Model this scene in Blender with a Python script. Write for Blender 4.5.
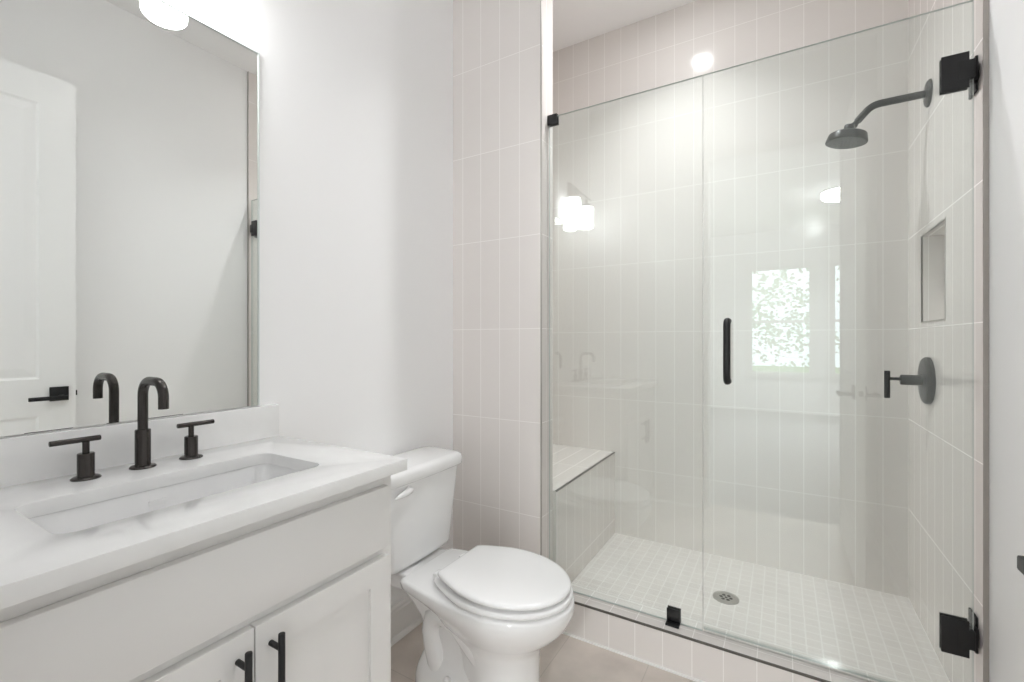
import bpy, bmesh, math, random
from mathutils import Vector, Matrix
R_ = math.radians
scn = bpy.context.scene
for o in list(bpy.data.objects): bpy.data.objects.remove(o, do_unlink=True)
COL = scn.collection

# ------------------------------------------------------------------ camera, sky, exposure
CAM_H = 1.197
cam_d = bpy.data.cameras.new('camera'); cam = bpy.data.objects.new('camera', cam_d); COL.objects.link(cam)
cam_d.sensor_width = 36.0; cam_d.lens = 454.46 * 36.0 / 1024.0
cam_d.clip_start = 0.01
cam.location = (0, 0, CAM_H); cam.rotation_euler = (R_(90), 0, R_(30.689))
scn.camera = cam
w = bpy.data.worlds.new('sky'); scn.world = w; w.use_nodes = True
bg = w.node_tree.nodes['Background']
bg.inputs[0].default_value = (0.86, 0.94, 1.0, 1); bg.inputs[1].default_value = 4.0
scn.view_settings.view_transform = 'Standard'; scn.view_settings.look = 'None'
scn.view_settings.gamma = 1.0; scn.view_settings.use_curve_mapping = False
scn.view_settings.exposure = 0.52
SHADE_E = 12.0      # opal shades of the vanity light
DOWN_E = 120.0       # lens of the shower downlight
SHOWER_W = 6.5     # watts of the shower downlight
FILL_W = 1.5       # watts of the added, unseen bathroom fill downlight
BED_W = 75.0       # watts below the bedroom lamp
BED_E = 70.0        # drum of the bedroom ceiling lamp
cy = scn.cycles
cy.max_bounces = 14; cy.diffuse_bounces = 12; cy.glossy_bounces = 6; cy.transmission_bounces = 8
cy.transparent_max_bounces = 24; cy.use_denoising = True
cy.caustics_reflective = False; cy.caustics_refractive = False
cy.sample_clamp_indirect = 8.0

# ------------------------------------------------------------------ materials
def mat(name, col, rough=0.5, metal=0.0, spec=0.5, coat=0.0, emit=None, estr=0.0):
    m = bpy.data.materials.new(name); m.use_nodes = True
    b = m.node_tree.nodes['Principled BSDF']
    b.inputs['Base Color'].default_value = (*col, 1)
    b.inputs['Roughness'].default_value = rough; b.inputs['Metallic'].default_value = metal
    b.inputs['Specular IOR Level'].default_value = spec
    b.inputs['Coat Weight'].default_value = coat; b.inputs['Coat Roughness'].default_value = 0.03
    if emit:
        b.inputs['Emission Color'].default_value = (*emit, 1); b.inputs['Emission Strength'].default_value = estr
    return m
def nt(m): return m.node_tree.nodes, m.node_tree.links, m.node_tree.nodes['Principled BSDF']
def noise_bump(m, scale, strength, dist=0.001, detail=3):
    n, l, b = nt(m)
    tc = n.new('ShaderNodeTexCoord'); nz = n.new('ShaderNodeTexNoise'); bp = n.new('ShaderNodeBump')
    nz.inputs['Scale'].default_value = scale; nz.inputs['Detail'].default_value = detail
    bp.inputs['Strength'].default_value = strength; bp.inputs['Distance'].default_value = dist
    l.new(tc.outputs['Object'], nz.inputs['Vector']); l.new(nz.outputs['Fac'], bp.inputs['Height']); l.new(bp.outputs['Normal'], b.inputs['Normal'])
    return m
def noise_tint(m, c1, c2, scale, detail=4, lo=0.35, hi=0.65):
    n, l, b = nt(m)
    tc = n.new('ShaderNodeTexCoord'); nz = n.new('ShaderNodeTexNoise'); cr = n.new('ShaderNodeValToRGB')
    nz.inputs['Scale'].default_value = scale; nz.inputs['Detail'].default_value = detail
    cr.color_ramp.elements[0].position = lo; cr.color_ramp.elements[1].position = hi
    cr.color_ramp.elements[0].color = (*c1, 1); cr.color_ramp.elements[1].color = (*c2, 1)
    l.new(tc.outputs['Object'], nz.inputs['Vector']); l.new(nz.outputs['Fac'], cr.inputs['Fac']); l.new(cr.outputs['Color'], b.inputs['Base Color'])
    return m
def tile_mat(name, c1, c2, grout, bw, bh, mortar, rough, off=0.0, bump=0.25, cloud=0.0, freq=2):
    """tiles laid on the UV map, which is in metres"""
    m = mat(name, c1, rough); n, l, b = nt(m)
    uv = n.new('ShaderNodeUVMap'); br = n.new('ShaderNodeTexBrick')
    br.offset = off; br.offset_frequency = freq; br.squash = 1.0
    br.inputs['Color1'].default_value = (*c1, 1); br.inputs['Color2'].default_value = (*c2, 1); br.inputs['Mortar'].default_value = (*grout, 1)
    br.inputs['Scale'].default_value = 1.0; br.inputs['Mortar Size'].default_value = mortar; br.inputs['Mortar Smooth'].default_value = 0.3
    br.inputs['Bias'].default_value = 0.0; br.inputs['Brick Width'].default_value = bw; br.inputs['Row Height'].default_value = bh
    l.new(uv.outputs['UV'], br.inputs['Vector'])
    src = br.outputs['Color']
    if cloud:
        nz = n.new('ShaderNodeTexNoise'); nz.inputs['Scale'].default_value = 5.0; nz.inputs['Detail'].default_value = 6
        mr = n.new('ShaderNodeMapRange'); mr.inputs['To Min'].default_value = 1 - cloud; mr.inputs['To Max'].default_value = 1 + cloud
        mr.inputs['From Min'].default_value = 0.3; mr.inputs['From Max'].default_value = 0.7
        mx = n.new('ShaderNodeMix'); mx.data_type = 'RGBA'; mx.blend_type = 'MULTIPLY'; mx.inputs['Factor'].default_value = 1.0
        l.new(uv.outputs['UV'], nz.inputs['Vector']); l.new(nz.outputs['Fac'], mr.inputs['Value'])
        l.new(src, mx.inputs[6]); l.new(mr.outputs['Result'], mx.inputs[7]); src = mx.outputs[2]
    l.new(src, b.inputs['Base Color'])
    inv = n.new('ShaderNodeMath'); inv.operation = 'SUBTRACT'; inv.inputs[0].default_value = 1.0
    bp = n.new('ShaderNodeBump'); bp.inputs['Strength'].default_value = bump; bp.inputs['Distance'].default_value = 0.0015
    l.new(br.outputs['Fac'], inv.inputs[1]); l.new(inv.outputs[0], bp.inputs['Height'])
    l.new(bp.outputs['Normal'], b.inputs['Normal'])
    rr = n.new('ShaderNodeMapRange'); rr.inputs['To Min'].default_value = rough; rr.inputs['To Max'].default_value = 0.8
    l.new(br.outputs['Fac'], rr.inputs['Value']); l.new(rr.outputs['Result'], b.inputs['Roughness'])
    return m
def glass_mat(name, tint, f0=0.045):
    """clear pane: reflection by angle over a faintly tinted see-through body"""
    m = bpy.data.materials.new(name); m.use_nodes = True; n, l = m.node_tree.nodes, m.node_tree.links
    n.remove(n['Principled BSDF']); out = n['Material Output']
    tr = n.new('ShaderNodeBsdfTransparent'); tr.inputs[0].default_value = (*tint, 1)
    gl = n.new('ShaderNodeBsdfGlossy'); gl.inputs['Roughness'].default_value = 0.0; gl.inputs[0].default_value = (0.96, 1, 0.98, 1)
    ge = n.new('ShaderNodeNewGeometry'); dt = n.new('ShaderNodeVectorMath'); dt.operation = 'DOT_PRODUCT'
    ab = n.new('ShaderNodeMath'); ab.operation = 'ABSOLUTE'; om = n.new('ShaderNodeMath'); om.operation = 'SUBTRACT'; om.inputs[0].default_value = 1.0
    pw = n.new('ShaderNodeMath'); pw.operation = 'POWER'; pw.inputs[1].default_value = 5.0
    mr = n.new('ShaderNodeMapRange'); mr.inputs['To Min'].default_value = f0; mr.inputs['To Max'].default_value = 1.0
    mx = n.new('ShaderNodeMixShader')
    l.new(ge.outputs['Normal'], dt.inputs[0]); l.new(ge.outputs['Incoming'], dt.inputs[1]); l.new(dt.outputs['Value'], ab.inputs[0])
    l.new(ab.outputs[0], om.inputs[1]); l.new(om.outputs[0], pw.inputs[0]); l.new(pw.outputs[0], mr.inputs['Value'])
    l.new(mr.outputs['Result'], mx.inputs[0]); l.new(tr.outputs[0], mx.inputs[1]); l.new(gl.outputs[0], mx.inputs[2]); l.new(mx.outputs[0], out.inputs[0])
    return m

M = {}
M['wall'] = noise_bump(mat('white_wall_paint', (0.905, 0.905, 0.905), 0.6, spec=0.25), 260, 0.06)
M['ceil'] = noise_bump(mat('ceiling_paint', (0.905, 0.90, 0.90), 0.8, spec=0.2), 200, 0.05)
M['trim'] = mat('white_trim_paint', (0.82, 0.815, 0.80), 0.35)
M['door'] = noise_bump(mat('white_door_paint', (0.90, 0.90, 0.895), 0.4), 150, 0.03)
M['tile'] = tile_mat('greige_wall_tile', (0.752, 0.716, 0.69), (0.767, 0.731, 0.705), (0.865, 0.84, 0.82), 0.1015, 0.40, 0.0016, 0.12, bump=0.2)
M['mosaic'] = tile_mat('mosaic_floor_tile', (0.715, 0.685, 0.66), (0.745, 0.715, 0.69), (0.83, 0.81, 0.79), 0.0508, 0.0508, 0.0030, 0.4, bump=0.25, cloud=0.04)
M['floor'] = tile_mat('taupe_floor_tile', (0.59, 0.53, 0.48), (0.62, 0.56, 0.51), (0.51, 0.465, 0.42), 0.317, 0.634, 0.0018, 0.38, off=0.0, bump=0.2, cloud=0.16)
M['quartz'] = noise_tint(mat('white_quartz', (0.80, 0.80, 0.79), 0.09), (0.805, 0.805, 0.80), (0.815, 0.815, 0.81), 40)
M['cab'] = noise_bump(mat('grey_white_cabinet_paint', (0.76, 0.752, 0.74), 0.38), 180, 0.03)
M['ceramic'] = noise_tint(mat('white_glazed_ceramic', (0.86, 0.86, 0.85), 0.08, coat=0.3), (0.82, 0.82, 0.82), (0.825, 0.825, 0.825), 8)
M['plastic'] = noise_tint(mat('white_seat_plastic', (0.86, 0.86, 0.85), 0.22), (0.82, 0.82, 0.82), (0.825, 0.825, 0.825), 8)
M['black'] = noise_bump(mat('matte_black_metal', (0.012, 0.012, 0.013), 0.4, metal=0.2), 400, 0.05)
M['bronze'] = noise_bump(mat('dark_gunmetal', (0.062, 0.056, 0.053), 0.27, metal=0.85), 400, 0.05)
M['shower_metal'] = noise_bump(mat('charcoal_metal', (0.028, 0.028, 0.026), 0.36, metal=0.4), 400, 0.05)
M['nozzle'] = noise_bump(mat('grey_nozzle_plate', (0.10, 0.105, 0.10), 0.5), 900, 0.5)
M['steel'] = noise_bump(mat('brushed_steel', (0.5, 0.49, 0.47), 0.35, metal=0.9), 300, 0.1)
M['alu'] = noise_bump(mat('satin_metal_trim', (0.44, 0.415, 0.39), 0.35, metal=0.6), 300, 0.05)
M['darktrim'] = noise_bump(mat('dark_metal_trim', (0.14, 0.13, 0.12), 0.35, metal=0.5), 300, 0.05)
M['shadowgap'] = mat('dark_opening', (0.03, 0.03, 0.03), 0.8)
M['silver'] = mat('mirror_silver', (0.86, 0.875, 0.855), 0.0, metal=1.0)
M['mirror_edge'] = mat('polished_glass_edge', (0.75, 0.80, 0.78), 0.1)
M['glass'] = glass_mat('shower_glass', (0.955, 0.978, 0.970), 0.07)
M['glass_edge'] = mat('glass_polished_edge', (0.50, 0.54, 0.52), 0.12)
M['sweep'] = glass_mat('clear_vinyl', (0.93, 0.94, 0.935), 0.05)
M['pane'] = glass_mat('window_pane', (0.97, 0.98, 0.975), 0.04)
M['shade'] = mat('lit_opal_glass', (0.9, 0.9, 0.88), 0.3, emit=(0.975, 0.985, 1.0), estr=SHADE_E)
M['lens'] = mat('lit_downlight_lens', (0.9, 0.9, 0.88), 0.3, emit=(0.975, 0.985, 1.0), estr=DOWN_E)
M['lens_fill'] = mat('fill_downlight_lens', (0.9, 0.9, 0.88), 0.3, emit=(0.975, 0.985, 1.0), estr=1.0)  # faintly glowing lens of the added fill downlight
M['lamp'] = mat('lit_lamp_glass', (0.9, 0.9, 0.88), 0.3, emit=(0.975, 0.985, 1.0), estr=BED_E)
M['carpet'] = noise_tint(noise_bump(mat('beige_bedroom_floor', (0.5, 0.47, 0.43), 0.9), 300, 0.5), (0.36, 0.36, 0.36), (0.44, 0.44, 0.44), 60)
M['grass'] = noise_tint(mat('lawn', (0.2, 0.3, 0.12), 0.9), (0.22, 0.32, 0.14), (0.42, 0.5, 0.3), 3)
M['leaf'] = noise_tint(mat('tree_leaves', (0.2, 0.3, 0.12), 0.7), (0.45, 0.56, 0.40), (0.75, 0.80, 0.70), 9, lo=0.4, hi=0.6)
M['bark'] = noise_tint(mat('tree_bark', (0.2, 0.15, 0.1), 0.9), (0.15, 0.11, 0.08), (0.27, 0.21, 0.15), 12)

# ------------------------------------------------------------------ helpers
def wloc(o):
    v = Vector((0, 0, 0))
    while o: v += o.location; o = o.parent
    return v
def obj(name, bm, m, parent=None, origin=None, smooth=35, uv=False, uvoff=(0, 0), doubles=True):
    """link a bmesh given in world coordinates as ONE mesh object"""
    if doubles: bmesh.ops.remove_doubles(bm, verts=bm.verts, dist=1e-6)
    bmesh.ops.recalc_face_normals(bm, faces=bm.faces)
    if uv:
        ul = bm.loops.layers.uv.new('UVMap')
        for f in bm.faces:
            nx, ny, nz = (abs(c) for c in f.normal)
            for lp in f.loops:
                c = lp.vert.co
                if nz >= nx and nz >= ny: q = (c.x - uv[0], c.y - uv[1])
                elif nx >= ny: q = (c.y - uv[1], c.z - uv[2])
                else: q = (c.x - uv[0], c.z - uv[2])
                lp[ul].uv = q
    base = wloc(parent) if parent else Vector(origin or (0, 0, 0))
    bm.transform(Matrix.Translation(-base))
    me = bpy.data.meshes.new(name); bm.to_mesh(me); bm.free()
    o = bpy.data.objects.new(name, me); COL.objects.link(o)
    if isinstance(m, (list, tuple)):
        for q in m: me.materials.append(M[q])
    else: me.materials.append(M[m])
    if smooth:
        for p in me.polygons: p.use_smooth = True
        me.set_sharp_from_angle(angle=R_(smooth))
    if parent: o.parent = parent
    else: o.location = base
    return o
def tag(o, label, cat, group=None):
    o['label'] = label; o['category'] = cat
    if group: o['group'] = group
    return o
def thing(name, label, cat, loc, group=None):
    o = bpy.data.objects.new(name, None); COL.objects.link(o); o.location = loc; o.empty_display_size = 0.05
    return tag(o, label, cat, group)
def struct(o, label=None):
    o['kind'] = 'structure'
    if label: o['label'] = label
    return o
def sroot(name, loc, label=None):
    o = bpy.data.objects.new(name, None); COL.objects.link(o); o.location = loc; o.empty_display_size = 0.05
    return struct(o, label)
def B(): return bmesh.new()
def box(bm, lo, hi, bev=0.0, seg=2):
    xs, ys, zs = zip(lo, hi)
    vs = [bm.verts.new((x, y, z)) for x in xs for y in ys for z in zs]
    idx = [(0, 1, 3, 2), (4, 6, 7, 5), (0, 4, 5, 1), (2, 3, 7, 6), (0, 2, 6, 4), (1, 5, 7, 3)]
    fs = [bm.faces.new([vs[i] for i in q]) for q in idx]
    if bev:
        es = list({e for f in fs for e in f.edges})
        bmesh.ops.bevel(bm, geom=es, offset=bev, segments=seg, profile=0.5, affect='EDGES')
    return bm
def loft(bm, rings, caps=(True, True), mi=0):
    rs = [[bm.verts.new(p) for p in r] for r in rings]
    for a, b in zip(rs, rs[1:]):
        k = len(a)
        for i in range(k):
            f = bm.faces.new((a[i], a[(i + 1) % k], b[(i + 1) % k], b[i])); f.material_index = mi
    if caps[0]: bm.faces.new(list(reversed(rs[0])))
    if caps[1]: bm.faces.new(rs[-1])
    return bm
def frame_axes(d):
    d = Vector(d).normalized(); up = Vector((0, 0, 1)) if abs(d.z) < 0.9 else Vector((1, 0, 0))
    u = d.cross(up).normalized(); return u, u.cross(d).normalized()
def lathe(bm, prof, base, axis, n=36, caps=(True, True)):
    """prof: list of (radius, distance along axis)"""
    base = Vector(base); a = Vector(axis).normalized(); u, v = frame_axes(a)
    return loft(bm, [[base + a * h + (u * math.cos(2 * math.pi * i / n) + v * math.sin(2 * math.pi * i / n)) * max(r, 1e-5) for i in range(n)] for r, h in prof], caps)
def cyl(bm, p, q, r, n=28, bev=0.0):
    p, q = Vector(p), Vector(q); h = (q - p).length
    if bev: prof = [(r - bev, 0), (r - bev * 0.3, bev * 0.3), (r, bev), (r, h - bev), (r - bev * 0.3, h - bev * 0.3), (r - bev, h)]
    else: prof = [(r, 0), (r, h)]
    return lathe(bm, prof, p, q - p, n)
def tube(bm, pts, r, n=20, round_ends=False):
    pts = [Vector(p) for p in pts]; rs = r if isinstance(r, (list, tuple)) else [r] * len(pts)
    t0 = (pts[1] - pts[0]).normalized(); u, v = frame_axes(t0); rings = []; pt = t0
    for i, p in enumerate(pts):
        t = ((pts[i + 1] - p).normalized() if i == 0 else (p - pts[i - 1]).normalized() if i == len(pts) - 1 else ((pts[i + 1] - p).normalized() + (p - pts[i - 1]).normalized()).normalized())
        q = pt.rotation_difference(t); u = q @ u; v = q @ v; pt = t
        rings.append((p, u.copy(), v.copy(), rs[i], t))
    out = []
    def ring(p, u, v, rr): return [p + (u * math.cos(2 * math.pi * k / n) + v * math.sin(2 * math.pi * k / n)) * rr for k in range(n)]
    if round_ends:
        p, u0, v0, rr, t = rings[0]
        for a in (80, 55, 30): out.append(ring(p - t * rr * math.sin(R_(a)), u0, v0, rr * math.cos(R_(a))))
    for p, u0, v0, rr, t in rings: out.append(ring(p, u0, v0, rr))
    if round_ends:
        p, u0, v0, rr, t = rings[-1]
        for a in (30, 55, 80): out.append(ring(p + t * rr * math.sin(R_(a)), u0, v0, rr * math.cos(R_(a))))
    return loft(bm, out)
def arc(c, r, a0, a1, ax, ay, n=10):
    c = Vector(c); ax = Vector(ax); ay = Vector(ay)
    return [c + ax * r * math.cos(R_(a0 + (a1 - a0) * i / n)) + ay * r * math.sin(R_(a0 + (a1 - a0) * i / n)) for i in range(n + 1)]
def rrect(x0, x1, y0, y1, r, n=6):
    P = []
    for cx, cy_, a in ((x1 - r, y1 - r, 0), (x0 + r, y1 - r, 90), (x0 + r, y0 + r, 180), (x1 - r, y0 + r, 270)):
        for i in range(n + 1):
            t = R_(a + 90 * i / n); P.append((cx + r * math.cos(t), cy_ + r * math.sin(t)))
    return P
def bevel_sharp(bm, off, seg=2, ang=50):
    bmesh.ops.recalc_face_normals(bm, faces=bm.faces)
    es = [e for e in bm.edges if len(e.link_faces) == 2 and e.calc_face_angle(0) > R_(ang)]
    bmesh.ops.bevel(bm, geom=es, offset=off, segments=seg, profile=0.5, affect='EDGES')

# ------------------------------------------------------------------ dimensions (metres, camera above the origin)
XL, XR = -1.3405, 0.4865            # left wall face, right tile face
XRW = XR + 0.010                    # right drywall face
YF = 0.07                           # inner face of the entry wall
YW = 1.711; YWB = 1.824             # partition faces
XW = -0.873                         # partition end
YB = 2.6474                         # back tile face
ZC = 3.055
YT = 1.768                          # front edge of right wall tile
YG = 1.7808; GT = 0.0098
CURB = 0.1393
TUV = (-0.0085, 0.0, 0.05)          # tile joints on x and z
TUVR = (0.0, YB, 0.05)              # tile joints on the right wall (y and z)

# ------------------------------------------------------------------ room shell
o = obj('floor', box(B(), (XL - 0.1, -0.05, -0.08), (XRW + 0.1, YB + 0.1, 0)), 'floor', uv=(-0.423, 1.20, 0)); struct(o)
o = obj('ceiling', box(B(), (XL - 0.1, -0.05, ZC), (XRW + 0.1, YB + 0.1, ZC + 0.08)), 'ceil'); struct(o)
o = obj('wall_left', box(B(), (XL - 0.1, -0.05, 0), (XL, YB + 0.1, ZC)), 'wall'); struct(o)
o = obj('wall_right', box(B(), (XRW, -0.05, 0), (XRW + 0.16, YT + 0.02, ZC)), 'wall'); struct(o)
# right shower wall with its niche
bm = B(); NY0, NY1, NZ0, NZ1 = 2.118, 2.428, 1.2745, 1.6185
X2 = XR + 0.15
box(bm, (XR, YT, 0), (X2, NY0, ZC)); box(bm, (XR, NY1, 0), (X2, YB + 0.1, ZC))
box(bm, (XR, NY0, 0), (X2, NY1, NZ0)); box(bm, (XR, NY0, NZ1), (X2, NY1, ZC)); box(bm, (XR + 0.09, NY0, NZ0), (X2, NY1, NZ1))
wsr = struct(obj('wall_right_shower', bm, 'tile', uv=TUVR, smooth=0, doubles=False))
bm = B()
for lo, hi in (((XR - 0.0015, NY0 - 0.006, NZ0 - 0.006), (XR + 0.004, NY1 + 0.006, NZ0)), ((XR - 0.0015, NY0 - 0.006, NZ1), (XR + 0.004, NY1 + 0.006, NZ1 + 0.006)),
               ((XR - 0.0015, NY0 - 0.006, NZ0), (XR + 0.004, NY0, NZ1)), ((XR - 0.0015, NY1, NZ0), (XR + 0.004, NY1 + 0.006, NZ1))): box(bm, lo, hi)
obj('niche_trim', bm, 'alu', wsr, smooth=0)
struct(obj('wall_back', box(B(), (XL - 0.1, YB, 0), (X2, YB + 0.1, ZC)), 'tile', uv=TUV, smooth=0))
struct(obj('wall_partition', box(B(), (XL, YW, 0), (XW, YWB, ZC)), 'tile', uv=(-0.877, YW + 0.05, 0.05), smooth=0), 'tiled half-width wall between the toilet and the shower')
struct(obj('wall_left_shower', box(B(), (XL, YWB, 0), (XL + 0.01, YB, ZC)), 'tile', uv=TUVR, smooth=0))
# entry wall with the doorway
DX0, DX1, DZ = -0.45, 0.347, 2.465
bm = B(); YO = -0.05
box(bm, (XL - 0.1, YO, 0), (DX0, YF, ZC)); box(bm, (DX1, YO, 0), (XRW + 0.16, YF, ZC)); box(bm, (DX0, YO, DZ), (DX1, YF, ZC))
struct(obj('wall_front', bm, 'wall', smooth=0, doubles=False))
bm = B()
for s0, s1 in ((YF, YF + 0.012), (YO - 0.012, YO)):
    box(bm, (DX0 - 0.062, s0, 0), (DX0 - 0.004, s1, DZ + 0.062)); box(bm, (DX1 + 0.004, s0, 0), (DX1 + 0.062, s1, DZ + 0.062)); box(bm, (DX0 - 0.004, s0, DZ + 0.004), (DX1 + 0.004, s1, DZ + 0.062))
struct(obj('trim_1', bm, 'trim', smooth=0, doubles=False))
# metal edge trims of the tiling
bm = B(); box(bm, (XW - 0.003, YW - 0.0015, 0), (XW + 0.0020, YW + 0.006, ZC)); struct(obj('trim_2', bm, 'alu', smooth=0), 'metal edge strip down the corner of the tiled partition')
bm = B(); box(bm, (XR - 0.002, YT - 0.003, 0), (XRW + 0.002, YT, ZC)); struct(obj('trim_3', bm, 'alu', smooth=0), 'metal edge strip where the right shower tile stops')
# baseboards
def baseboard(name, pts):
    """profile extruded; pts: list of (a, b, inward normal) straight runs"""
    bm = B()
    prof = [(0, 0), (0.026, 0), (0.026, 0.008), (0.022, 0.016), (0.015, 0.020), (0.015, 0.112), (0.011, 0.118), (0.011, 0.127), (0.006, 0.138), (0, 0.138)]
    for a, b, nrm in pts:
        a, b, nrm = Vector(a), Vector(b), Vector(nrm)
        loft(bm, [[p + nrm * d + Vector((0, 0, z)) for d, z in prof] for p in (a, b)])
    return struct(obj(name, bm, 'trim', smooth=20, doubles=False))
baseboard('baseboard_left', [((XL, 0.835, 0), (XL, YW, 0), (1, 0, 0))])
baseboard('baseboard_right', [((XRW, YF, 0), (XRW, YT - 0.004, 0), (-1, 0, 0))])
baseboard('baseboard_front', [((XL, YF, 0), (DX0 - 0.064, YF, 0), (0, 1, 0)), ((DX1 + 0.064, YF, 0), (XRW - 0.027, YF, 0), (0, 1, 0))])

# ------------------------------------------------------------------ shower base, curb, bench
struct(obj('floor_shower', box(B(), (XL, YWB, 0.001), (XR, YB, 0.05)), 'mosaic', uv=(XR, YB, 0), smooth=0), 'small square mosaic tile floor of the shower')
c = sroot('shower_curb', ((XW + XR) / 2, YW, 0), 'low tiled curb under the glass of the shower')
obj('tile_face', box(B(), (XW + 0.0005, YW + 0.001, 0.001), (XR - 0.0005, 1.826, CURB)), 'tile', c, uv=(-0.0709, YW + 0.05, -0.25), smooth=0)
obj('edge_trim', box(B(), (XW + 0.003, YW - 0.001, CURB - 0.005), (XR - 0.001, YW + 0.006, CURB + 0.0012)), 'darktrim', c, smooth=0)
obj('grout_bead', box(B(), (XW + 0.001, YW - 0.008, 0.0), (XR - 0.001, YW + 0.0008, 0.006)), 'trim', c, smooth=0)
BX, BZ = -0.857, 0.5338
b = thing('shower_bench', 'tiled built-in bench with dark metal edge at the left end of the shower', 'bench', ((XL + BX) / 2, (YWB + YB) / 2, 0.05))
obj('tile_block', box(B(), (XL + 0.0105, YWB + 0.002, 0.051), (BX, YB - 0.0005, BZ)), 'tile', b, uv=(-0.8485, YB, 0.135), smooth=0)
obj('edge_trim', box(B(), (BX - 0.007, YWB + 0.003, BZ - 0.005), (BX + 0.0015, YB - 0.001, BZ + 0.0012)), 'darktrim', b, smooth=0)

# ------------------------------------------------------------------ vanity
VY0, VY1 = 0.078, 0.8312            # countertop ends
CX = XL + 0.5484                    # countertop front edge
ZT = 0.908; ZU = ZT - 0.0285
FX = -0.831; DXF = -0.812           # face frame plane, door face plane
CE = 0.8135                         # cabinet right end
v = thing('vanity_cabinet', 'pale grey shaker vanity cabinet under the white countertop', 'cabinet', ((XL + FX) / 2, (VY0 + CE) / 2, 0))
bm = B(); T = 0.018
box(bm, (XL + 0.002, CE - T, 0.0), (FX, CE, ZU - 0.001)); box(bm, (XL + 0.002, VY0 + 0.002, 0.0), (FX, VY0 + 0.02, ZU - 0.001))
box(bm, (XL + 0.002, VY0 + 0.02, 0.10), (FX - 0.02, CE - T, 0.118)); box(bm, (XL + 0.002, VY0 + 0.02, 0.118), (XL + 0.012, CE - T, 0.66))
obj('cabinet_box', bm, 'cab', v, smooth=0, doubles=False)
bm = B(); fy0 = VY0 + 0.022
box(bm, (FX - 0.02, fy0, 0.10), (FX, fy0 + 0.05, ZU - 0.002)); box(bm, (FX - 0.02, CE - T - 0.03, 0.10), (FX, CE - T, ZU - 0.002))
box(bm, (FX - 0.02, fy0 + 0.05, 0.832), (FX, CE - T - 0.03, ZU - 0.002)); box(bm, (FX - 0.02, fy0 + 0.05, 0.66), (FX, CE - T - 0.03, 0.725)); box(bm, (FX - 0.02, fy0 + 0.05, 0.10), (FX, CE - T - 0.03, 0.14))
obj('face_frame', bm, 'cab', v, smooth=0, doubles=False)
obj('toe_kick', box(B(), (FX - 0.075, VY0 + 0.022, 0.0), (FX - 0.06, CE - T - 0.001, 0.099)), 'cab', v, smooth=0)
DY0, DYM, DY1 = 0.141, 0.4650, 0.789
ff = obj('false_drawer_front', box(B(), (FX + 0.0005, DY0, 0.7045), (DXF, DY1, 0.8495), 0.0018), 'cab', v)
def shaker(y0, y1, z0, z1):
    bm = B(); f = 0.056; e = 0.0016; xa, xb = FX + 0.0005, DXF
    for lo, hi in (((xa, y0, z0), (xb, y0 + f, z1)), ((xa, y1 - f, z0), (xb, y1, z1)), ((xa, y0 + f, z0), (xb, y1 - f, z0 + f)), ((xa, y0 + f, z1 - f), (xb, y1 - f, z1))):
        box(bm, lo, hi)
    # one outline with a softened outer edge
    box(bm, (xa, y0 + f - 0.002, z0 + f - 0.002), (xb - 0.008, y1 - f + 0.002, z1 - f + 0.002))
    return bm
def bar_pull(d, y, ztop, length):
    h = obj('door_handle', cyl(B(), (DXF + 0.034, y, ztop - length), (DXF + 0.034, y, ztop), 0.006, 20, 0.0012), 'black', d)
    for zz in (ztop - 0.028, ztop - length + 0.028):
        obj('post', cyl(B(), (DXF + 0.0005, y, zz), (DXF + 0.033, y, zz), 0.005, 16), 'black', h)
    h['label'] = 'black bar handle'
for y0, y1, hy in ((DY0, DYM - 0.0016, 0.4352), (DYM + 0.0016, DY1, 0.4945)):
    d = obj('door', shaker(y0, y1, 0.12, 0.6835), 'cab', v, smooth=0, doubles=False)
    bar_pull(d, hy, 0.668, 0.155)
# countertop with the sink opening
SX0, SX1, SY0, SY1 = -1.155, -0.921, 0.235, 0.690
bm = B()
outer = [bm.verts.new((x, y, ZT)) for x, y in ((XL + 0.001, VY0), (CX, VY0), (CX, VY1), (XL + 0.001, VY1))]
inner = [bm.verts.new((x, y, ZT)) for x, y in rrect(SX0, SX1, SY0, SY1, 0.028, 8)]
es = [bm.edges.new((L_[i], L_[(i + 1) % len(L_)])) for L_ in (outer, inner) for i in range(len(L_))]
bmesh.ops.triangle_fill(bm, use_beauty=True, use_dissolve=False, edges=es)
r = bmesh.ops.extrude_face_region(bm, geom=list(bm.faces))
for q in r['geom']:
    if isinstance(q, bmesh.types.BMVert): q.co.z = ZU
bevel_sharp(bm, 0.0018)
ct = obj('countertop', bm, 'quartz', origin=((XL + CX) / 2, (VY0 + VY1) / 2, ZU)); tag(ct, 'white quartz countertop with a rectangular sink cutout on the grey vanity', 'countertop')
obj('backsplash', box(B(), (XL + 0.001, VY0, ZT - 0.0004), (XL + 0.021, VY1 - 0.001, ZT + 0.0955), 0.0015), 'quartz', ct)
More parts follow.
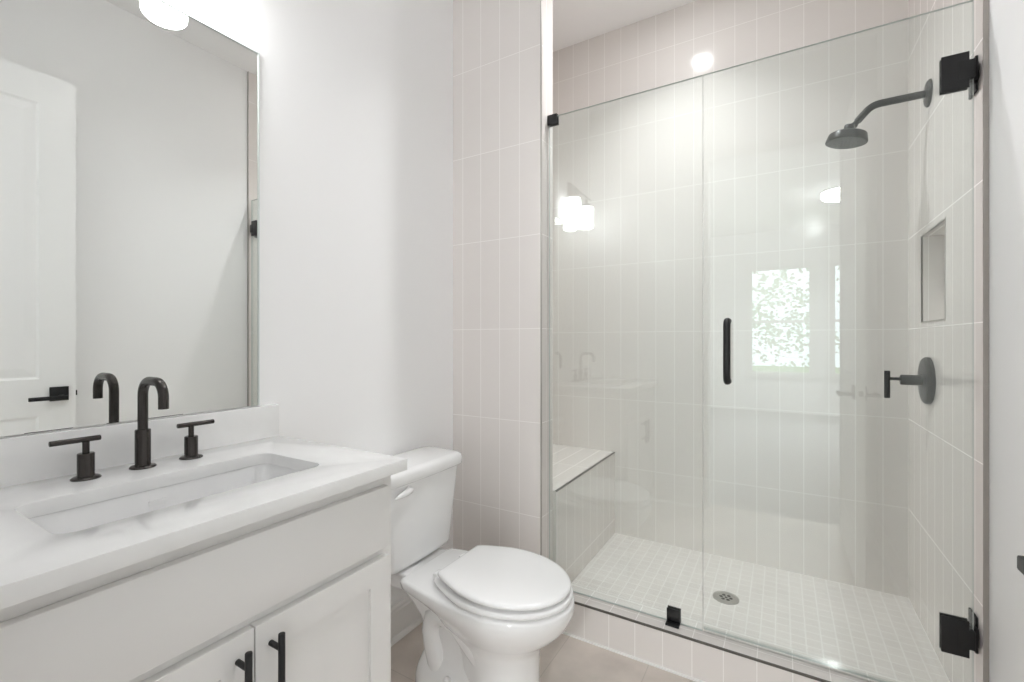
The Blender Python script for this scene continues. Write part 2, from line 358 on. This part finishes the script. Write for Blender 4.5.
# undermount sink
bm = B(); rings = []
for z, g, rr in ((ZU - 0.012, 0.022, 0.05), (ZU - 0.0006, 0.022, 0.05), (ZU - 0.0006, 0.003, 0.030), (ZU - 0.01, 0.001, 0.030), (ZU - 0.05, -0.006, 0.030), (ZU - 0.085, -0.014, 0.032), (ZU - 0.102, -0.024, 0.036), (ZU - 0.111, -0.045, 0.04), (ZU - 0.115, -0.085, 0.025)):
    rings.append([(x, y, z) for x, y in rrect(SX0 - g, SX1 + g, SY0 - g, SY1 + g, rr, 8)])
loft(bm, rings, (False, True))
sk = obj('sink', bm, 'ceramic', origin=((SX0 + SX1) / 2, (SY0 + SY1) / 2, ZU - 0.115), smooth=50); tag(sk, 'white rectangular undermount basin set below the countertop', 'sink')
obj('drain', lathe(B(), [(0.031, 0), (0.031, 0.002), (0.026, 0.004), (0.018, 0.0035), (0.017, 0.006), (0.0, 0.008)], ((SX0 + SX1) / 2, (SY0 + SY1) / 2, ZU - 0.1148), (0, 0, 1)), 'bronze', sk)
obj('overflow_slot', box(B(), (SX0 + 0.0005, 0.435, ZU - 0.036), (SX0 + 0.0036, 0.467, ZU - 0.023), 0.0008), 'quartz', sk)
# widespread faucet
FXX, FYY = -1.258, 0.4635
fa = thing('faucet', 'dark gunmetal widespread faucet with arched spout behind the sink', 'faucet', (FXX, FYY, ZT))
sb = obj('spout_base', lathe(B(), [(0.0248, 0), (0.0248, 0.002), (0.0225, 0.0045), (0.0155, 0.006), (0.0148, 0.008), (0.0148, 0.085), (0.0138, 0.0865), (0.0098, 0.087)], (FXX, FYY, ZT + 0.0003), (0, 0, 1)), 'bronze', fa)
zt = 1.107; rr = 0.034; xe = -1.157
pts = [(FXX, FYY, ZT + 0.08), (FXX, FYY, zt - rr)] + arc((FXX + rr, FYY, zt - rr), rr, 180, 90, (1, 0, 0), (0, 0, 1))[1:] + arc((xe - rr, FYY, zt - rr), rr, 90, 0, (1, 0, 0), (0, 0, 1)) + [(xe, FYY, 1.049)]
obj('spout', tube(B(), pts, 0.0098, 24), 'bronze', fa)
def fhandle(y, l0, l1):
    h = obj('handle', lathe(B(), [(0.0245, 0), (0.0245, 0.002), (0.022, 0.0045), (0.0150, 0.006), (0.0142, 0.008), (0.0142, 0.052), (0.0132, 0.0535), (0.006, 0.054), (0.006, 0.078)], (FXX, y, ZT + 0.0003), (0, 0, 1)), 'bronze', fa)
    obj('lever', cyl(B(), (FXX, y - l0, ZT + 0.0825), (FXX, y + l1, ZT + 0.0825), 0.0056, 18, 0.0012), 'bronze', h)
fhandle(0.3645, 0.056, 0.024); fhandle(0.5625, 0.030, 0.052)
# mirror
MY0, MY1, MZ0, MZ1 = 0.085, 0.7785, 1.0055, 2.0518
mi = thing('wall_mirror', 'large frameless rectangular mirror on the wall above the sink', 'mirror', (XL, (MY0 + MY1) / 2, MZ0))
obj('reflective_face', box(B(), (XL + 0.0008, MY0 + 0.0025, MZ0 + 0.0005), (XL + 0.0025, MY1 - 0.0025, MZ1 - 0.0025)), 'silver', mi, smooth=0)
bm = B(); ex = XL + 0.0065
for lo, hi in (((XL + 0.0008, MY0, MZ0 + 0.0005), (ex, MY0 + 0.0025, MZ1)), ((XL + 0.0008, MY1 - 0.0025, MZ0 + 0.0005), (ex, MY1, MZ1)), ((XL + 0.0008, MY0 + 0.0025, MZ1 - 0.0025), (ex, MY1 - 0.0025, MZ1))): box(bm, lo, hi)
obj('polished_edge', bm, 'mirror_edge', mi, smooth=0, doubles=False)
# vanity light over the mirror
LZ = 2.285; LX = XL + 0.07; LYS = (0.315, 0.565)
vl = thing('vanity_light', 'two-shade vanity light with glowing white glass above the mirror', 'wall light', (XL, 0.44, LZ))
obj('back_plate', box(B(), (XL + 0.0005, 0.36, LZ - 0.035), (XL + 0.020, 0.52, LZ + 0.065), 0.004), 'bronze', vl)
obj('bar', cyl(B(), (LX, 0.23, LZ), (LX, 0.65, LZ), 0.007, 16, 0.001), 'bronze', vl)
obj('stem', cyl(B(), (XL + 0.0205, 0.44, LZ), (LX, 0.44, LZ), 0.010, 16), 'bronze', vl)
for yy in LYS:
    a = obj('socket_cap', lathe(B(), [(0.010, 0.062), (0.010, 0.03), (0.026, 0.026), (0.030, 0.0), (0.0, 0.0)], (LX, yy, 2.2065), (0, 0, 1)), 'bronze', vl)
    obj('lamp_shade', lathe(B(), [(0.0, 0), (0.034, 0.0), (0.044, 0.003), (0.049, 0.009), (0.0505, 0.018), (0.0505, 0.154), (0.0485, 0.158), (0.0, 0.158)], (LX, yy, 2.048), (0, 0, 1), 40), 'shade', vl)

# ------------------------------------------------------------------ toilet
TY = 1.28
def egg(z, xb, xf, wb, hw, xw, rc=0.02, tilt=0.0, n=44):
    P = []; nf = n; 
    for i in range(nf + 1):
        t = R_(90 - 180 * i / nf); P.append((xw + (xf - xw) * math.cos(t), hw * math.sin(t)))
    k = 14
    back = []
    for i in range(1, k + 1):
        s = 1 - i / k; back.append((xb + (xw - xb) * s, -(wb + (hw - wb) * math.sin(s * math.pi / 2))))
    rc = min(rc, wb * 0.5)
    x_, y_ = back[-1]; back[-1] = (xb + rc * 0.3, y_ + 0.002)
    back.append((xb, y_ + rc))
    P += back + [(x, -y) for x, y in reversed(back)]
    return [Vector((XL + x, TY + y, z + tilt * (xf - x))) for x, y in P]
t = thing('toilet', 'white two-piece toilet with closed lid between the vanity and the tiled partition', 'toilet', (XL + 0.4, TY, 0))
bm = B()
loft(bm, [egg(*q) for q in (
    (0.0, 0.405, 0.672, 0.07, 0.108, 0.53), (0.01, 0.405, 0.676, 0.07, 0.110, 0.53), (0.05, 0.41, 0.672, 0.07, 0.106, 0.53), (0.16, 0.41, 0.672, 0.065, 0.102, 0.54),
    (0.205, 0.40, 0.676, 0.07, 0.106, 0.54), (0.235, 0.37, 0.692, 0.08, 0.118, 0.545), (0.258, 0.34, 0.715, 0.09, 0.136, 0.55), (0.285, 0.30, 0.748, 0.085, 0.155, 0.555),
    (0.312, 0.262, 0.770, 0.100, 0.171, 0.56), (0.336, 0.232, 0.782, 0.122, 0.180, 0.56), (0.352, 0.216, 0.787, 0.138, 0.183, 0.56), (0.374, 0.212, 0.788, 0.142, 0.184, 0.56),
    (0.381, 0.215, 0.785, 0.139, 0.181, 0.56), (0.3845, 0.224, 0.776, 0.131, 0.172, 0.56))])
# tank platform and trapway with its wide foot
def sec(z, xb, xf, hw, r): return [Vector((XL + x, TY + y, z)) for x, y in rrect(xb, xf, -hw, hw, r, 7)]
loft(bm, [sec(*q) for q in ((0.31, 0.07, 0.36, 0.085, 0.03), (0.345, 0.05, 0.36, 0.100, 0.03), (0.376, 0.045, 0.36, 0.115, 0.03), (0.3842, 0.050, 0.36, 0.110, 0.03))])
loft(bm, [sec(*q) for q in ((0.0, 0.237, 0.62, 0.114, 0.06), (0.008, 0.232, 0.62, 0.119, 0.06), (0.055, 0.235, 0.61, 0.116, 0.06), (0.082, 0.243, 0.60, 0.108, 0.055), (0.105, 0.250, 0.59, 0.094, 0.05),
                            (0.125, 0.254, 0.57, 0.083, 0.05), (0.16, 0.252, 0.56, 0.076, 0.05), (0.20, 0.242, 0.55, 0.075, 0.05), (0.24, 0.222, 0.54, 0.078, 0.05), (0.28, 0.190, 0.52, 0.084, 0.05), (0.335, 0.12, 0.5, 0.09, 0.05))])
for s in (-1, 1):
    tube(bm, [(XL + x, TY + s * yy, z) for x, yy, z in ((0.56, 0.055, 0.10), (0.52, 0.062, 0.155), (0.47, 0.066, 0.21), (0.42, 0.066, 0.255), (0.355, 0.064, 0.27), (0.310, 0.060, 0.245), (0.298, 0.058, 0.20), (0.312, 0.06, 0.15), (0.335, 0.06, 0.08))], [0.03, 0.036, 0.04, 0.041, 0.041, 0.041, 0.041, 0.043, 0.045], 18)
obj('bowl', bm, 'ceramic', t, smooth=60, doubles=False)
# tank
def tsec(z, xb, xf, hw, r, bow=0.008):
    P = []
    for x, y in rrect(xb, xf, -hw, hw, r, 8): P.append((x, y))
    Q = []
    for i, (x, y) in enumerate(P):
        Q.append((x, y))
        x2, y2 = P[(i + 1) % len(P)]
        if abs(x - xf) < 1e-6 and abs(x2 - xf) < 1e-6:
            for k in range(1, 10): Q.append((xf, y + (y2 - y) * k / 10))
    return [Vector((XL + x + (bow * (1 - (y / hw) ** 2) if x > (xb + xf) / 2 else 0), TY + y, z)) for x, y in Q]
loft(bm := B(), [tsec(*q) for q in ((0.390, 0.04, 0.184, 0.160, 0.03), (0.396, 0.032, 0.194, 0.170, 0.035), (0.412, 0.028, 0.199, 0.176, 0.035), (0.52, 0.024, 0.203, 0.190, 0.035), (0.62, 0.020, 0.207, 0.204, 0.035), (0.700, 0.018, 0.210, 0.216, 0.035))])
obj('tank', bm, 'ceramic', t, smooth=45)
loft(bm := B(), [tsec(*q) for q in ((0.7005, 0.022, 0.208, 0.212, 0.035), (0.701, 0.013, 0.222, 0.224, 0.038), (0.706, 0.011, 0.225, 0.228, 0.04), (0.730, 0.011, 0.225, 0.228, 0.04), (0.740, 0.014, 0.221, 0.224, 0.038), (0.7465, 0.023, 0.212, 0.215, 0.035), (0.749, 0.038, 0.197, 0.20, 0.03))])
obj('tank_lid', bm, 'ceramic', t, smooth=60)
bm = B(); ly = -0.098
lathe(bm, [(0.016, 0), (0.016, 0.006), (0.013, 0.014), (0.0, 0.017)], (XL + 0.208, TY + ly, 0.674), (1, 0, 0), 20)
tube(bm, [(XL + 0.222, TY + ly + 0.006, 0.674), (XL + 0.228, TY + ly - 0.018, 0.674), (XL + 0.231, TY + ly - 0.044, 0.672), (XL + 0.232, TY + ly - 0.072, 0.669)], [0.011, 0.0120, 0.0100, 0.004], 14, True)
obj('flush_lever', bm, 'plastic', t)
# seat and lid
def slab(z0, z1, xb, xf, wb, hw, xw, e):
    return loft(B(), [egg(z, xb + g, xf - g, wb - g, hw - g, xw) for z, g in ((z0, e), (z0 + e * 0.3, e * 0.3), (z0 + e, 0), (z1 - e, 0), (z1 - e * 0.3, e * 0.35), (z1, e * 1.2))])
obj('seat', slab(0.3885, 0.4070, 0.335, 0.7835, 0.108, 0.183, 0.55, 0.006), 'plastic', t, smooth=60)
bm = loft(B(), [egg(z, 0.362 + g, 0.777 - g, 0.118 - g, 0.178 - g, 0.555, 0.006, 0.022) for z, g in ((0.4135, 0.008), (0.4145, 0.002), (0.418, 0), (0.4235, 0.0005), (0.4275, 0.004), (0.4298, 0.012), (0.4315, 0.03), (0.433, 0.055))])
obj('seat_lid', bm, 'plastic', t, smooth=60)
for s in (-1, 1): obj('hinge', box(B(), (XL + 0.318, TY + s * 0.072 - 0.018, 0.3848), (XL + 0.358, TY + s * 0.072 + 0.018, 0.409), 0.006, 3), 'plastic', t)
for s in (-1, 1): obj('bolt_cap', lathe(B(), [(0.014, 0), (0.014, 0.006), (0.011, 0.014), (0.005, 0.018), (0, 0.019)], (XL + 0.40, TY + s * 0.108, 0.082), (0, s * 0.75, 0.66), 20), 'plastic', t)

# ------------------------------------------------------------------ shower glass
G0, GS, G1 = -0.868, -0.2469, 0.4680; GTOP = 2.1655; GBOT = CURB + 0.0015
def pane(x0, x1, z0, z1):
    bm = box(B(), (x0, YG - GT / 2, z0), (x1, YG + GT / 2, z1))
    for f in bm.faces: f.material_index = 0 if abs(f.normal.y) > 0.5 else 1
    bm.normal_update()
    for f in bm.faces: f.material_index = 0 if abs(f.normal.y) > 0.5 else 1
    return bm
gp = thing('shower_glass_panel', 'fixed clear glass panel of the shower beside the tiled partition', 'glass panel', ((G0 + GS) / 2, YG, GBOT))
obj('glass_pane', pane(G0, GS - 0.0015, GBOT, GTOP), ('glass', 'glass_edge'), gp, smooth=0)
bm = B()
box(bm, (-0.8725, YG - 0.012, 2.130), (-0.828, YG - GT / 2 - 0.0003, 2.170), 0.0015); box(bm, (-0.8725, YG + GT / 2 + 0.0003, 2.130), (-0.828, YG + 0.012, 2.170), 0.0015); box(bm, (-0.8725, YG - 0.012, 2.1660), (-0.828, YG + 0.012, 2.1725), 0.0015)
obj('corner_clamp', bm, 'black', gp, doubles=False)
bm = B()
box(bm, (-0.373, YG - 0.011, CURB + 0.001), (-0.325, YG - GT / 2 - 0.0003, CURB + 0.053), 0.0015); box(bm, (-0.373, YG - 0.036, CURB + 0.0008), (-0.325, YG - 0.011, CURB + 0.007), 0.001)
box(bm, (-0.373, YG + GT / 2 + 0.0003, CURB + 0.001), (-0.325, YG + 0.011, CURB + 0.053), 0.0015)
obj('bottom_clamp', bm, 'black', gp, doubles=False)
gd = thing('shower_door', 'hinged clear glass shower door with black pull and black hinges', 'shower door', ((GS + G1) / 2, YG, CURB))
ZD = CURB + 0.012
obj('glass_pane', pane(GS + 0.0015, G1, ZD, GTOP), ('glass', 'glass_edge'), gd, smooth=0)
bm = B(); box(bm, (GS + 0.003, YG - 0.0075, ZD - 0.010), (G1 - 0.002, YG + 0.0075, ZD - 0.0005), 0.002); box(bm, (GS + 0.003, YG - 0.0075, ZD - 0.0005), (G1 - 0.002, YG - 0.0055, ZD + 0.012))
obj('door_sweep', bm, 'sweep', gd, doubles=False)
def hinge(z0, z1):
    zm = (z0 + z1) / 2; zh = (z1 - z0) / 2
    bm = B()
    for s in (-1, 1):
        y0, y1 = sorted((YG + s * (GT / 2 + 0.0003), YG + s * (GT / 2 + 0.0058)))
        box(bm, (0.398, y0, z0), (0.4585, y1, z1), 0.0015)
    h = obj('hinge', bm, 'black', gd, doubles=False)
    obj('knuckle', box(B(), (0.4350, YG - 0.0115, zm - zh * 0.52), (0.4705, YG + 0.0115, zm + zh * 0.52), 0.0015), 'black', h)
    bm = box(B(), (XR - 0.0065, YG + 0.028, z0), (XR - 0.0004, YG + 0.086, z1), 0.0012); box(bm, (0.4600, YG + 0.0118, zm - zh * 0.5), (XR - 0.003, YG + 0.045, zm + zh * 0.5), 0.0015)
    obj('wall_plate', bm, 'black', h, doubles=False)
hinge(0.2955, 0.4005); hinge(1.918, 2.0205)
px = -0.1637
def dpull(s):
    y0 = YG + s * (GT / 2 + 0.0006); y1 = YG + s * 0.048; rr = 0.022; za, zb = 1.055, 1.267
    p = [(px, y0, zb)] + arc((px, y1 - s * rr, zb - rr), rr, 90, 0, (0, s, 0), (0, 0, 1))[0:] + arc((px, y1 - s * rr, za + rr), rr, 0, -90, (0, s, 0), (0, 0, 1)) + [(px, y0, za)]
    return tube(B(), p, 0.0118, 20)
hd = obj('door_pull', dpull(-1), 'black', gd); hd['label'] = 'black vertical pull handle'
# ------------------------------------------------------------------ shower fittings
SYY = 2.315
sh = thing('rain_shower', 'charcoal round rain shower head on a bent arm from the right tile wall', 'shower head', (XR, SYY, 2.1475))
obj('flange', lathe(B(), [(0.050, 0.0005), (0.050, 0.004), (0.045, 0.009), (0.020, 0.013), (0.0, 0.013)], (XR, SYY, 2.1475), (-1, 0, 0)), 'shower_metal', sh)
ap = [(XR - 0.010, SYY, 2.1475), (0.340, SYY, 2.1475)] + arc((0.340, SYY, 2.1475 - 0.06), 0.06, 90, 140, (1, 0, 0), (0, 0, 1), 8)[1:] + [(0.266, SYY, 2.0945)]
obj('arm', tube(B(), ap, 0.0140, 20), 'shower_metal', sh)
bm = B(); ax = Vector((-0.62, 0, -0.78)).normalized()
lathe(bm, [(0.0, 0), (0.011, 0.0), (0.011, 0.012), (0.013, 0.016), (0.013, 0.024), (0.0, 0.026)], Vector((0.2670, SYY, 2.0955)), ax, 20)
obj('ball_joint', bm, 'shower_metal', sh)
hx = 0.2400
HA = Vector((-0.17, 0, -1)).normalized(); HF = Vector((hx, SYY, 2.0845)) + HA * 0.0718; HU, HV = frame_axes(HA)
hdp = obj('head', lathe(B(), [(0.016, 0.0), (0.018, 0.004), (0.018, 0.022), (0.024, 0.027), (0.060, 0.036), (0.066, 0.040), (0.0725, 0.066), (0.0725, 0.070), (0.069, 0.072), (0.0, 0.072)], (hx, SYY, 2.0845), HA, 44), 'shower_metal', sh)
bm = lathe(B(), [(0.066, 0.0), (0.066, 0.0015), (0.0, 0.0015)], HF, HA, 44)
for rad, k in ((0.012, 6), (0.026, 12), (0.040, 18), (0.054, 24)):
    for i in range(k):
        a = 2 * math.pi * i / k
        lathe(bm, [(0.0022, 0), (0.0018, 0.0022), (0, 0.0025)], HF + HA * 0.0014 + (HU * math.cos(a) + HV * math.sin(a)) * rad, HA, 8)
obj('nozzle_plate', bm, 'nozzle', hdp, doubles=False)
VZ = 1.045
sv = thing('shower_valve', 'charcoal round shower valve with T lever on the right tile wall below the niche', 'shower valve', (XR, SYY, VZ))
obj('escutcheon', lathe(B(), [(0.090, 0.0005), (0.090, 0.012), (0.084, 0.018), (0.070, 0.021), (0.030, 0.022), (0.0, 0.022)], (XR, SYY, VZ), (-1, 0, 0), 48), 'shower_metal', sv)
obj('valve_body', lathe(B(), [(0.022, 0.0), (0.020, 0.004), (0.020, 0.062), (0.018, 0.064), (0.0, 0.064)], (XR - 0.0215, SYY, VZ), (-1, 0, 0), 28), 'shower_metal', sv)
hv = obj('lever', cyl(B(), (0.3605, SYY, VZ - 0.074), (0.3605, SYY, VZ + 0.034), 0.0095, 20, 0.0012), 'black', sv)
obj('stem', cyl(B(), (0.361, SYY, VZ + 0.003), (0.402, SYY, VZ + 0.003), 0.006, 16), 'black', hv)
dr = thing('shower_drain', 'round steel drain in the mosaic shower floor', 'drain', (-0.214, 2.232, 0.05))
obj('rim', lathe(B(), [(0.054, 0.0002), (0.054, 0.0022), (0.051, 0.003), (0.034, 0.003), (0.034, 0.0012), (0.0, 0.0012)], (-0.214, 2.232, 0.05), (0, 0, 1), 44), 'steel', dr)
bm = B()
lathe(bm, [(0.033, 0), (0.033, 0.0012), (0, 0.0012)], (-0.214, 2.232, 0.0514), (0, 0, 1), 32)
gr_ = obj('grate', bm, 'steel', dr)
bm = B()
for i in range(6):
    a = 2 * math.pi * i / 6; lathe(bm, [(0.0075, 0), (0.0075, 0.0006), (0, 0.0006)], (-0.214 + 0.02 * math.cos(a), 2.232 + 0.02 * math.sin(a), 0.0527), (0, 0, 1), 14)
lathe(bm, [(0.006, 0), (0.006, 0.0006), (0, 0.0006)], (-0.214, 2.232, 0.0527), (0, 0, 1), 14)
obj('drain_hole', bm, 'shadowgap', gr_, doubles=False)
def downlight(x, y, label, watts, lens):
    r = thing('recessed_light', label, 'ceiling light', (x, y, ZC))
    obj('trim_ring', lathe(B(), [(0.085, 0.0), (0.085, 0.004), (0.051, 0.007), (0.051, 0.0)], (x, y, ZC - 0.0002), (0, 0, -1), 40, (False, False)), 'trim', r)
    obj('lens', lathe(B(), [(0.050, 0.0), (0.050, 0.003), (0, 0.003)], (x, y, ZC - 0.0002), (0, 0, -1), 40), lens, r)
    d = bpy.data.lights.new('downlight_beam', 'AREA'); d.energy = watts; d.color = (0.975, 0.985, 1.0); d.shape = 'DISK'; d.size = 0.095; d.spread = R_(112)
    q = bpy.data.objects.new('downlight_beam', d); COL.objects.link(q); q.parent = r; q.location = (0, 0, -0.0045)
downlight(-0.455, 2.06, 'round recessed downlight in the ceiling inside the shower', SHOWER_W, 'lens')
downlight(-0.30, 1.0, 'added round fill downlight, out of view in the ceiling between the vanity and the entry door', FILL_W, 'lens_fill')  # unseen lamp added to even out the bathroom light

# ------------------------------------------------------------------ entry door leaf, open along the right wall
DXA, DXB, DYA, DYB = 0.310, 0.345, 0.086, 0.827
d1 = sroot('door_1', (DXB, DYA, 0.01), 'white two-panel door standing open by the right wall')
z0, z1 = 0.012, 2.455; st = 0.128
bm = B(); fx = DXA
rails = ((z0, 0.24), (0.846, 1.019), (2.311, z1))
box(bm, (DXA, DYA, z0), (DXB, DYA + st, z1)); box(bm, (DXA, DYB - st, z0), (DXB, DYB, z1))
for a, b_ in rails: box(bm, (DXA, DYA + st, a), (DXB, DYB - st, b_))
obj('door_frame', bm, 'door', d1, smooth=0, doubles=False)
for a, b_ in ((0.24, 0.846), (1.019, 2.311)):
    bm = B(); ya, yb = DYA + st, DYB - st
    for xo, sgn in ((DXA, 1), (DXB, -1)):
        loft(bm, [[(xo + sgn * q, y, z) for y, z in ((ya + g, a + g), (yb - g, a + g), (yb - g, b_ - g), (ya + g, b_ - g))] for q, g in ((0.0005, 0.0), (0.006, 0.010), (0.006, 0.016), (0.002, 0.050))], (False, True))
    obj('door_panel', bm, 'door', d1, smooth=0, doubles=False)
for sgn, xo in ((-1, DXA), (1, DXB)):
    bm = B(); x0_, x1_ = sorted((xo + sgn * 0.0004, xo + sgn * 0.009)); box(bm, (x0_, 0.733, 0.911), (x1_, 0.800, 0.978), 0.0015)
    h = obj('door_handle', bm, 'black', d1)
    bm = B(); cyl(bm, (xo + sgn * 0.008, 0.770, 0.933), (xo + sgn * 0.060, 0.770, 0.933), 0.009, 18)
    x0_, x1_ = sorted((xo + sgn * 0.054, xo + sgn * 0.066)); box(bm, (x0_, 0.650, 0.921), (x1_, 0.785, 0.939), 0.0025)
    obj('lever', bm, 'black', h, doubles=False)
obj('latch', box(B(), (0.318, DYB + 0.0002, 0.93), (0.337, DYB + 0.008, 0.955), 0.001), 'black', d1)

# ------------------------------------------------------------------ bedroom behind the camera (seen mirrored in the glass)
BX0, BX1, BY0 = -2.4, 2.2, -5.3
struct(obj('floor_bedroom', box(B(), (BX0, BY0, -0.08), (BX1, -0.05, -0.0002)), 'carpet', smooth=0))
struct(obj('ceiling_bedroom', box(B(), (BX0, BY0, ZC), (BX1, -0.05, ZC + 0.08)), 'ceil', smooth=0))
struct(obj('wall_bedroom_left', box(B(), (BX0 - 0.1, BY0, 0), (BX0, -0.05, ZC)), 'wall', smooth=0))
struct(obj('wall_bedroom_right', box(B(), (BX1, BY0, 0), (BX1 + 0.1, -0.05, ZC)), 'wall', smooth=0))
bm = B(); box(bm, (BX0, -0.05, 0), (XL - 0.1, 0.05, ZC)); box(bm, (XRW + 0.16, -0.05, 0), (BX1, 0.05, ZC))
struct(obj('wall_bedroom_near', bm, 'wall', smooth=0, doubles=False))
WZ0, WZ1 = 0.64, 2.44; WX = ((-0.475, 0.426), (0.70, 1.60))
bm = B(); ya, yb = BY0 - 0.12, BY0
box(bm, (BX0, ya, 0), (BX1, yb, WZ0)); box(bm, (BX0, ya, WZ1), (BX1, yb, ZC)); box(bm, (BX0, ya, WZ0), (WX[0][0], yb, WZ1)); box(bm, (WX[0][1], ya, WZ0), (WX[1][0], yb, WZ1)); box(bm, (WX[1][1], ya, WZ0), (BX1, yb, WZ1))
struct(obj('wall_bedroom_far', bm, 'wall', smooth=0, doubles=False))
for k, (xa, xb) in enumerate(WX):
    wn = sroot('window_%d' % (k + 1), ((xa + xb) / 2, BY0, WZ0))
    bm = B(); f = 0.035; e = 0.001; zm = 1.525
    for lo, hi in (((xa + e, ya + 0.02, WZ0 + e), (xa + f, yb - 0.03, WZ1 - e)), ((xb - f, ya + 0.02, WZ0 + e), (xb - e, yb - 0.03, WZ1 - e)), ((xa + f, ya + 0.02, WZ0 + e), (xb - f, yb - 0.03, WZ0 + f)), ((xa + f, ya + 0.02, WZ1 - f), (xb - f, yb - 0.03, WZ1 - e)), ((xa + f, ya + 0.03, zm - 0.022), (xb - f, yb - 0.04, zm + 0.022))): box(bm, lo, hi)
    fr = obj('window_frame', bm, 'trim', wn, smooth=0, doubles=False)
    obj('pane', box(B(), (xa + f, ya + 0.055, WZ0 + f), (xb - f, ya + 0.059, WZ1 - f)), 'pane', fr, smooth=0)
    bm = B()
    for lo, hi in (((xa - 0.07, yb + 0.0003, WZ0 - 0.07), (xa, yb + 0.014, WZ1 + 0.07)), ((xb, yb + 0.0003, WZ0 - 0.07), (xb + 0.07, yb + 0.014, WZ1 + 0.07)), ((xa, yb + 0.0003, WZ1), (xb, yb + 0.014, WZ1 + 0.07)), ((xa, yb + 0.0003, WZ0 - 0.07), (xb, yb + 0.03, WZ0))): box(bm, lo, hi)
    obj('casing', bm, 'trim', wn, smooth=0, doubles=False)
fl = thing('flush_ceiling_lamp', 'round white drum lamp on the bedroom ceiling, mirrored in the shower glass', 'ceiling light', (0.60, -3.3, ZC))
obj('lamp_base', lathe(B(), [(0.19, 0.0003), (0.19, 0.02), (0.0, 0.02)], (0.60, -3.3, ZC), (0, 0, -1), 40), 'trim', fl)
obj('lamp_shade', lathe(B(), [(0.165, 0.0205), (0.175, 0.03), (0.175, 0.085), (0.16, 0.10), (0.0, 0.108)], (0.60, -3.3, ZC), (0, 0, -1), 40), 'lamp', fl)
bd = bpy.data.lights.new('lamp_beam', 'AREA'); bd.energy = BED_W; bd.color = (0.975, 0.985, 1.0); bd.shape = 'DISK'; bd.size = 0.3; bd.spread = R_(140)
bq = bpy.data.objects.new('lamp_beam', bd); COL.objects.link(bq); bq.parent = fl; bq.location = (0, 0, -0.112)
# garden outside the bedroom windows
struct(obj('ground', box(B(), (-16, -30, -0.5), (16, BY0 - 0.13, -0.4)), 'grass', smooth=0))
random.seed(4)
def tree(x, y, h, rad, label):
    tr = thing('tree', label, 'tree', (x, y, -0.4), 'trees outside the bedroom windows')
    obj('trunk', tube(B(), [(x, y, -0.4), (x + 0.01, y, h * -0.02), (x, y + 0.02, h * 0.07)], [0.06, 0.045, 0.03], 10), 'bark', tr)
    bm = B()
    for i in range(1000):
        a = random.uniform(0, 6.283); u = random.uniform(-1, 1); rr = rad * random.uniform(0.3, 1.0); s = math.sqrt(1 - u * u)
        c = Vector((x + rr * s * math.cos(a), y + rr * s * math.sin(a), h * 0.62 + rr * u * 1.25))
        q = Matrix.Rotation(random.uniform(0, 3.1), 3, 'X') @ Matrix.Rotation(random.uniform(0, 3.1), 3, 'Z')
        k = random.uniform(0.035, 0.085)
        vs = [bm.verts.new(c + q @ Vector(p) * k) for p in ((-1, 0, 0.1), (-0.3, 0.5, 0), (0.6, 0.45, 0.15), (1, 0, -0.1), (0.5, -0.5, 0), (-0.4, -0.45, 0.12))]
        bm.faces.new(vs)
    obj('foliage', bm, 'leaf', tr, smooth=0, doubles=False)
for x, y, h, rad, lb in ((-3.9, -11.5, 3.2, 1.75, 'leafy tree left of the mirrored bedroom window'), (-0.05, -11.0, 3.2, 1.75, 'leafy tree straight behind the mirrored bedroom window'), (3.8, -11.5, 3.2, 1.75, 'leafy tree right of the mirrored bedroom window')):
    tree(x, y, h, rad, lb)
